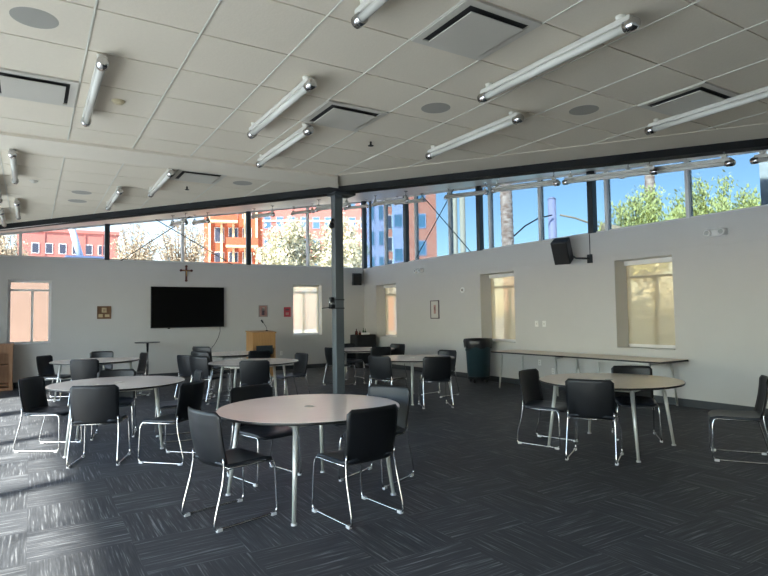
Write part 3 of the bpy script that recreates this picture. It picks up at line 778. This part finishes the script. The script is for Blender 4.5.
# ------------------------------------------------------------------ ceiling fixtures
def make_light():
    t = thing('tube_light', '', 'ceiling light')
    Lh = .66
    MB().cyl((0, -Lh, 0), (0, Lh, 0), .027, n=16).build('tube', 'tube_white', t)
    MB().b((-.030, -Lh - .02, .022), (.030, Lh + .02, .060), .008).build('housing', 'housing', t)
    for s_ in (-1, 1):
        MB().cyl((0, s_ * (Lh - .03), 0), (0, s_ * (Lh + .045), 0), .039, n=18).cyl((0, s_ * (Lh + .045), 0), (0, s_ * (Lh + .06), 0), .039, .026, n=18).build('end_cap', 'chrome', t)
        MB().cyl((0, s_ * (Lh - .06), .058), (0, s_ * (Lh - .06), .094), .028, .034, n=20).build('mounting_base', 'tee', t)
    return t
TL = make_light()
TL2 = make_light()
for s_ in (-1, 1): MB().cyl((0, s_ * .6, .09), (0, s_ * .6, .20), .008, n=8).cyl((0, s_ * .6, .195), (0, s_ * .6, .205), .04, n=16).build('hanging_rod', 'chrome', TL2)
index_kids()
lights = [
 (1.02 * 1.75, 4.58, 'tube light in the middle of the ceiling, left of the middle air vent'),
 (2.215, 5.575, 'tube light just in front of the plaster band, below the middle air vent'),
 (3.105, 2.78, 'longest-looking tube light, slanting up to the right beside the large vent'),
 (3.725, 4.36, 'tube light right of centre, between a round speaker and the plaster border'),
 (5.085, 2.62, 'tube light cut off by the right edge, beside the right-hand air vent'),
 (1.64, 2.22, 'tube light cut off by the top edge of the picture, near the centre'),
 (.40, 4.95, 'tube light at upper left, to the right of the left air vent'),
 (-.18, 7.78, 'tube light at the far left just beyond the plaster band'),
 (-.19, 10.77, 'tube light at far left, lower one close to the black beam'),
 (1.025, 9.2, 'tube light close to the black beam, left of the centre air vent beyond the band'),
 (1.425, 7.85, 'tube light beside the far air vent just beyond the plaster band'),
 (-.40, 9.25, 'tube light whose tip shows at the left edge, the upper of two'),
 (-.42, 11.75, 'tube light whose tip shows at the left edge, the lower of two'),
]
first = True
for x, y, lb in lights:
    o = TL if first else copy_tree(TL); first = False
    o.location = (x, y, ZC - .094); o['label'] = lb; o['category'] = 'ceiling light'; o['group'] = 'tube lights under the tiled ceiling'
sl = math.atan(.11254)
rl = [
 (2.60, 12.3, 'tube light on the sloped ceiling above the crucifix, left of two together'),
 (3.35, 13.5, 'tube light on the sloped ceiling above the crucifix, right of two together'),
 (4.45, 12.4, 'tube light on the sloped ceiling above the gap between television and lectern'),
 (5.95, 13.6, 'tube light on the sloped ceiling over the red brick building view'),
 (4.85, 9.7, 'tube light on the sloped ceiling passing behind the head of the steel column'),
 (7.75, 14.0, 'tube light on the sloped ceiling just right of the column head'),
 (6.40, 10.1, 'tube light on the sloped ceiling above the room corner mullions'),
 (9.0, 12.6, 'tube light on the sloped ceiling above the right-hand cross bracing'),
 (7.80, 9.3, 'tube light on the sloped ceiling right of the cross bracing'),
 (6.48, 6.35, 'tube light under the black beam above the tall palm trunk'),
 (6.36, 4.75, 'short-looking tube light under the beam above the dark post'),
 (6.50, 3.95, 'tube light under the beam above the green tree, with a round wire ring'),
 (6.80, 2.50, 'tube light under the beam cut off by the right edge of the picture'),
]
for i, (x, y, lb) in enumerate(rl):
    if x > 8.7: x = 8.6
    o = TL2 if i == 0 else copy_tree(TL2); o.location = (x, y, roofz(x, y) - .212); o.rotation_euler = (sl, 0, 0)
    o['label'] = lb; o['category'] = 'ceiling light'; o['group'] = 'tube lights on the sloped ceiling'
def make_vent():
    t = thing('ceiling_vent', '', 'air vent')
    fr = MB(); a, b_ = .298, .245
    fr.b((-a, -a, -.014), (-b_, a, 0)).b((b_, -a, -.014), (a, a, 0)).b((-b_, -a, -.014), (b_, -b_, 0)).b((-b_, b_, -.014), (b_, a, 0)); fr.build('frame', 'vent_metal', t)
    MB().b((-b_, -b_, -.004), (b_, b_, 0)).build('recess_shade', 'dark_gap', t)  # flat near-black plate: shade of a hollow vent put into its colour
    MB().b((-.215, -.215, -.034), (.215, .215, -.026), .003).build('panel', 'vent_panel', t)
    return t
V = make_vent(); index_kids()
for i, (x, y, lb) in enumerate([
 (2.44, 2.78, 'large square air vent in the ceiling at the top centre of the picture'),
 (2.44, 4.61, 'square air vent in the middle of the ceiling between two tube lights'),
 (4.88, 2.78, 'square air vent in the right part of the ceiling above a tube light'),
 (0.0, 5.221, 'square air vent with dark slots at the left edge of the ceiling'),
 (1.83, 7.51, 'square air vent beyond the plaster band, partly behind a tube light')]):
    o = V if i == 0 else copy_tree(V); o.location = (x, y, ZC - .007); o['label'] = lb; o['category'] = 'air vent'; o['group'] = 'square ceiling air vents'
def make_spk():
    t = thing('ceiling_speaker', '', 'speaker')
    MB().cyl((0, 0, -.006), (0, 0, 0), .145, n=36).build('rim', 'tee', t); MB().cyl((0, 0, -.010), (0, 0, -.006), .13, n=36).build('grille', 'grille', t)
    return t
P_ = make_spk(); index_kids()
for i, (x, y, lb) in enumerate([(0, 4.0, 'round ceiling speaker in the top left corner of the picture'), (3.05, 4.02, 'round ceiling speaker right of the middle air vent'),
   (4.26, 3.40, 'round ceiling speaker between the long tube light and the right air vent'), (2.45, 7.61, 'round ceiling speaker beyond the plaster band near the black beam'),
   (.61, 9.25, 'farther-left round ceiling speaker, upper of a pair above the far left window'), (.60, 9.95, 'lower of a pair of round ceiling speakers near the left beam')]):
    o = P_ if i == 0 else copy_tree(P_); o.location = (x, y, ZC); o['label'] = lb; o['category'] = 'speaker'; o['group'] = 'round ceiling speakers'
def sprinkler(x, y, lb):
    t = thing('sprinkler_head', lb, 'sprinkler', (x, y, ZC))
    MB().cyl((0, 0, -.006), (0, 0, 0), .035, n=20).build('escutcheon', 'vent_metal', t); MB().cyl((0, 0, -.05), (0, 0, -.006), .010, n=10).build('stem', 'dark_gap', t); MB().cyl((0, 0, -.055), (0, 0, -.05), .03, n=16).build('deflector', 'dark_gap', t)
sprinkler(3.04, 5.15, 'small dark sprinkler head in the ceiling above the steel column'); sprinkler(1.84, 8.17, 'small dark sprinkler head beyond the plaster band above the crucifix')
def detector(x, y, m_, lb):
    t = thing('smoke_detector', lb, 'smoke detector', (x, y, ZC)); MB().lathe([(0, -.035), (.035, -.035), (.055, -.012), (.055, 0), (0, 0)], n=24).build('body', m_, t); MB().cyl((0, 0, -.04), (0, 0, -.035), .02, n=12).build('cap', m_, t)
detector(.61, 5.2, 'beige_plastic', 'small beige smoke detector beside the upper left tube light'); detector(.02, 8.74, 'vent_metal', 'small grey ceiling detector at far left beyond the plaster band')

# ------------------------------------------------------------------ outdoors
gp = MB(); gp.b((-160, -160, -.30), (240, 240, -.21)); struct(gp.build('ground', 'concrete_out'))
def facing(o, p):
    d_ = Vector(p) - EYE; o.rotation_euler.z = math.atan2(d_.y, d_.x) - PI / 2
def building(px0, px1, D, top, m_, label, depth=2.2, rows=3, cols=4, wz0=3, dz=3.2, win=(1.2, 1.6), wm='window_dark', name='building', band=None, wpad=1.0):
    c_ = at((px0 + px1) / 2, 311, D); W = (px1 - px0) * D / F
    t = thing(name, label, 'building', (c_.x, c_.y, -.2)); facing(t, c_)
    MB().b((-W / 2, 0, 0), (W / 2, depth, top)).build('wall', m_, t)
    MB().b((-W / 2 - .15, -.15, top), (W / 2 + .15, depth + .15, top + .35)).build('parapet', m_, t)
    for r_ in range(rows):
        for q in range(cols):
            x = -W / 2 + wpad + (W - 2 * wpad) * (q + .5) / cols; z = wz0 + r_ * dz
            if z + win[1] > top - .3: continue
            f_ = MB().b((x - win[0] / 2 - .08, -.06, z - .08), (x + win[0] / 2 + .08, -.001, z + win[1] + .08)).build('window', 'aluminium' if wm != 'window_blue' else 'panel_lilac', t)
            MB().b((x - win[0] / 2, -.075, z), (x + win[0] / 2, -.061, z + win[1])).build('pane', wm, f_)
    if band:
        for z in band: MB().b((-W / 2 - .05, -.12, z), (W / 2 + .05, 0, z + .3)).build('ledge', 'cream_fin', t)
    return t, W
building(-40, 8, 75, 11.0, 'leaf_cream', 'pale low building seen at the left end of the back clerestory glass', rows=2, cols=2, wz0=5)
t, W = building(24, 113, 60, 10.9, 'brick_rose', 'pink low building behind the left clerestory panes', rows=1, cols=6, wz0=8.7, win=(.55, .95), dz=3)
for x in (-.25, .15, .33): MB().b((W * x, -.1, 0), (W * x + .12, 0, 10.8)).build('pilaster', 'brick_rose', t)
# boom lift arm
t = thing('boom_lift', 'pale blue lift arm slanting down in front of the pink building', 'lift', tuple(at(86, 311, 40).xy) + (-.2,))
g0 = Vector(at(86, 311, 40)); g0.z = -.2
a_, b_ = at(70, 222, 40) - g0, at(82, 262, 40) - g0
MB().tube([a_, b_], .22, 8).build('boom', 'boom_pale', t)
MB().b((b_.x - 1.1, b_.y - 1, b_.z - .9), (b_.x + 1.4, b_.y + .6, b_.z + .35), .1).build('cab', 'machine_blue', t)
MB().tube([b_ + Vector((0, 0, -.5)), Vector((0, 0, .9))], .3, 8).build('lower_boom', 'boom_pale', t)
MB().b((-1.6, -1, .4), (1.6, 1, 1.2), .1).build('chassis', 'machine_blue', t)
for sx in (-1, 1):
    for sy in (-1, 1): MB().cyl((sx * 1.1, sy * 1.05, .4), (sx * 1.1, sy * .8, .4), .42, n=20).build('wheel', 'black_edge', t)
# orange building under construction with fins and balconies
t, W = building(205, 262, 70, 22, 'brick_orange', 'orange-red building with pale fins and balconies behind the back clerestory', rows=5, cols=3, wz0=5, dz=3.0, win=(1.0, 1.7), wm='window_dark')
for q in range(5):
    x = -W / 2 + W * (q + .5) / 5; MB().b((x - .14, -.45, 0), (x + .14, 0, 22)).build('fin', 'cream_fin', t)
for r_ in range(5):
    bl = MB().b((-W / 2 + (.8 if r_ % 2 else 2.6), -1.4, 4.2 + 3 * r_), (-W / 2 + (4.0 if r_ % 2 else 6.4), -.46, 4.5 + 3 * r_)).build('balcony', 'cream_fin', t)
    MB().b((-W / 2 + (.8 if r_ % 2 else 2.6), -1.42, 4.5 + 3 * r_), (-W / 2 + (4.0 if r_ % 2 else 6.4), -1.36, 5.4 + 3 * r_)).build('railing', 'brick_orange', bl)
t, W = building(256, 378, 85, 26, 'brick_rose', 'long red brick building behind the steel column', rows=6, cols=9, wz0=5, dz=3.3, win=(.9, 1.6), wm='window_blue', band=(9, 15.8))
building(368, 387.5, 67, 30, 'panel_lilac', 'slim pale blue building at the corner mullions', rows=7, cols=2, wz0=4, dz=3, win=(.5, 1.6), wm='window_blue', wpad=.1)
building(388.3, 393.6, 66, 32, 'brick_wall', 'narrow red brick tower strip with a column of dark windows', rows=9, cols=1, wz0=4, dz=2.6, win=(.45, 1.5), wm='window_dark', wpad=.1)
building(394.5, 405, 66, 30, 'panel_lilac', 'pale lilac glass tower between two brick fronts', rows=6, cols=1, wz0=4, dz=4, win=(.9, 1.4), wm='window_blue', wpad=.1)
building(406, 438, 58, 32, 'brick_wall', 'red brick tower with blue windows behind the cross bracing', rows=9, cols=1, wz0=5.1, dz=2.75, win=(.95, 1.35), wm='window_blue', wpad=.9)
# white pier outside at the right
struct(MB().b((10.6, 3.1, -.2), (11.3, 4.88, 4.9)).build('wall_outside', 'stucco_white'))
# peach garden wall seen through the left back window
struct(MB().b((-6, 24, -.2), (8, 24.3, 3.45)).build('wall_courtyard', 'stucco_peach'))
def pole(px, ptop, D, r_, m_, label, name='pole', cat='pole'):
    c_ = at(px, 311, D); top = at(px, ptop, D).z
    t = thing(name, label, cat, (c_.x, c_.y, -.21))
    MB().cyl((0, 0, .0), (0, 0, top + .2), r_, r_, n=20).build('shaft', m_, t); MB().cyl((0, 0, top + .2), (0, 0, top + .28), r_ * 1.08, r_ * .6, n=20).build('cap', m_, t)
    MB().cyl((0, 0, 0), (0, 0, .12), r_ * 1.8, n=20).build('base', m_, t)
    return t
pole(555, 198, 22, .155, 'pole_lilac', 'pale lilac round pole standing against blue sky right of the palm trunk')
pole(457, 194, 24, .10, 'post_cream', 'left one of two cream posts beside the cross bracing')
pole(464.5, 196, 25.5, .13, 'post_cream', 'right one of two cream posts beside the cross bracing')
def palm(px, D, r_, h, label):
    c_ = at(px, 311, D); t = thing('palm_tree', label, 'tree', (c_.x, c_.y, -.21))
    tk = MB(); pts = []; rs = []
    k_ = 0; z = 0
    while z < h: pts.append((.03 * math.sin(z * .7), 0, z)); rs.append(r_ * (1 + .08 * (k_ % 2)) * (1 - .1 * z / h)); z += .11; k_ += 1
    tk.tube(pts, rs, 18); tk.build('trunk', 'palm_bark', t)
    fr = MB()
    for q in range(22):
        a = q * 2.4; el = .9 - 1.7 * (q / 22); L_ = 2.3; prev = None
        for s_ in range(9):
            u = s_ / 8; rr = L_ * u; zz = h + math.sin(el) * rr - .9 * u * u
            p = Vector((math.cos(a) * rr * math.cos(el), math.sin(a) * rr * math.cos(el), zz)); side = Vector((-math.sin(a), math.cos(a), -.3))
            if prev is not None:
                w0 = .28 * math.sin(PI * max(.06, (s_ - 1) / 8)); w1 = .28 * math.sin(PI * max(.04, min(.97, u)))
                fr.add([prev - side * w0, prev, prev + side * w0, p + side * w1, p, p - side * w1], [(0, 1, 4, 5), (1, 2, 3, 4)])
            prev = p
    fr.build('fronds', 'leaf_palm', t)
palm(509.5, 20, .215, 12, 'thick brown palm trunk rising out of sight behind the right clerestory')
palm(655, 24, .20, 13, 'palm trunk rising behind the feathery green tree')
def tree(px, py, D, rx, rz, m_, label, n=5200, leaf=.11, droop=.0, name='leafy_tree', branches=26, seed=1):
    rnd = random.Random(seed)
    c_ = at(px, py, D); t = thing(name, label, 'tree', (c_.x, c_.y, -.21)); cz = c_.z + .2
    tr = MB(); tr.tube([(0, 0, 0), (.06, .03, cz * .3), (0, 0, cz * .62)], [.17, .13, .09], 8)
    tips = []
    for q in range(branches):
        a = rnd.uniform(0, 2 * PI); u = rnd.uniform(-.3, 1) ; rr = math.sqrt(max(0, 1 - u * u)) * rnd.uniform(.6, .95)
        e_ = Vector((math.cos(a) * rr * rx, math.sin(a) * rr * rx, cz + u * rz * .92)); s_ = Vector((0, 0, cz * rnd.uniform(.42, .62)))
        md = (s_ + e_) / 2 + Vector((rnd.uniform(-.3, .3), rnd.uniform(-.3, .3), .25)); tr.tube([s_, md, e_], [.05, .03, .01], 5); tips.append((s_, md, e_))
    tr.build('trunk', 'bark', t)
    lf = MB()
    for q in range(n):
        s_, md, e_ = tips[rnd.randrange(len(tips))]; u = rnd.uniform(.25, 1.0)
        p = (1 - u) ** 2 * s_ + 2 * u * (1 - u) * md + u * u * e_ + Vector([rnd.gauss(0, .17 * rx / 2) for _ in range(3)])
        d_ = Vector([rnd.gauss(0, 1) for _ in range(3)]).normalized(); e2 = d_.orthogonal().normalized(); l_ = leaf * rnd.uniform(.6, 1.5)
        e3 = (d_.cross(e2) + Vector((0, 0, droop))).normalized(); b3 = e2 * l_ * .3
        lf.add([p, p + e3 * l_ * .5 + b3, p + e3 * l_, p + e3 * l_ * .5 - b3], [(0, 1, 2, 3)])
    lf.build('foliage', m_, t)
tree(645, 224, 21, 1.7, 1.3, 'leaf_green', 'feathery light green tree at left of the palm behind the right clerestory', n=16000, leaf=.12, droop=1.2, seed=3)
tree(716, 218, 20.5, 1.9, 1.5, 'leaf_green', 'feathery light green tree nearest the white pier behind the right clerestory', n=18000, leaf=.12, droop=1.2, seed=4)
tree(290, 252, 30, 2.0, 1.8, 'leaf_pale', 'pale whitish-green tree left of the steel column outside', n=9000, leaf=.16, seed=5)
tree(342, 252, 31, 1.9, 1.9, 'leaf_pale', 'pale whitish-green tree directly behind the steel column outside', n=9000, leaf=.16, seed=6)
tree(135, 250, 36, 1.8, 2.0, 'leaf_cream', 'bare cream-coloured tree right of the pink building', n=3600, leaf=.15, seed=7, branches=40)
tree(185, 248, 38, 2.0, 2.2, 'leaf_cream', 'bare cream-coloured tree left of the orange building', n=4200, leaf=.15, seed=8, branches=40)
tree(8, 250, 36, 1.4, 1.6, 'leaf_cream', 'bare cream-coloured tree at the left end of the clerestory', n=3000, leaf=.15, seed=9, branches=40)
tree(655, 330, 15, 1.6, 1.6, 'leaf_pale', 'pale shrub showing through the blind of the nearest right window', n=3500, leaf=.16, seed=11, name='garden_shrub')
# sagging cable and sand-coloured canopy
tag(MB().tube([at(514, 236, 21.6), at(525, 226, 21.7), at(538, 218.5, 21.8), at(552, 215, 21.9)], .03, 6).build('sagging_cable', 'cable_dark'), 'thin dark curve rising from the palm trunk to the lilac pole', 'cable')
tag(MB().tube([at(560, 215, 22), at(575, 218, 22), at(592, 224, 22), at(606, 229, 22)], .035, 6).build('sagging_cable', 'canopy_sand'), 'brownish curve falling from the lilac pole toward the canopy', 'cable')
a_, b_, c_ = at(600, 222, 22), at(634, 229, 20), at(598, 236, 22)
q = MB(); tk = Vector((0, 0, -.04)); q.add([a_, b_, c_, at(620, 240, 20), a_ + tk, b_ + tk, c_ + tk, at(620, 240, 20) + tk], [(0, 1, 3, 2), (4, 6, 7, 5), (0, 4, 5, 1), (1, 5, 7, 3), (3, 7, 6, 2), (2, 6, 4, 0)])
tag(q.build('shade_canopy', 'canopy_sand'), 'sand-coloured shade canopy beyond the dark post at right', 'canopy')

# ------------------------------------------------------------------ light
W_ = bpy.data.worlds.new('sky'); S.world = W_; W_.use_nodes = True; nt = W_.node_tree
sk = nt.nodes.new('ShaderNodeTexSky'); sk.sky_type = 'NISHITA'; sk.sun_disc = False
SUN_EL, SUN_AZ = math.radians(39.5), math.radians(203)      # azimuth measured from +X counter-clockwise, direction the light comes FROM
sk.sun_elevation = SUN_EL; sk.sun_rotation = PI / 2 - SUN_AZ; sk.air_density = 1.0; sk.dust_density = .6; sk.ozone_density = 1.6
bg_ = nt.nodes['Background']; nt.links.new(sk.outputs[0], bg_.inputs[0]); bg_.inputs[1].default_value = .50
sd = bpy.data.lights.new('sun', 'SUN'); sd.energy = 15; sd.angle = math.radians(3.5); sd.color = (1, .96, .89)
so = bpy.data.objects.new('sun', sd); C.objects.link(so)
dv = Vector((math.cos(SUN_EL) * math.cos(SUN_AZ), math.cos(SUN_EL) * math.sin(SUN_AZ), math.sin(SUN_EL)))
so.rotation_euler = dv.to_track_quat('Z', 'Y').to_euler(); so.location = dv * 50

S.view_settings.view_transform = 'Standard'; S.view_settings.look = 'None'; S.view_settings.gamma = 1; S.view_settings.use_curve_mapping = False
S.view_settings.exposure = 1.3
S.cycles.max_bounces = 12; S.cycles.diffuse_bounces = 6; S.cycles.transparent_max_bounces = 16
S.cycles.use_denoising = True
S.cycles.sample_clamp_indirect = 8
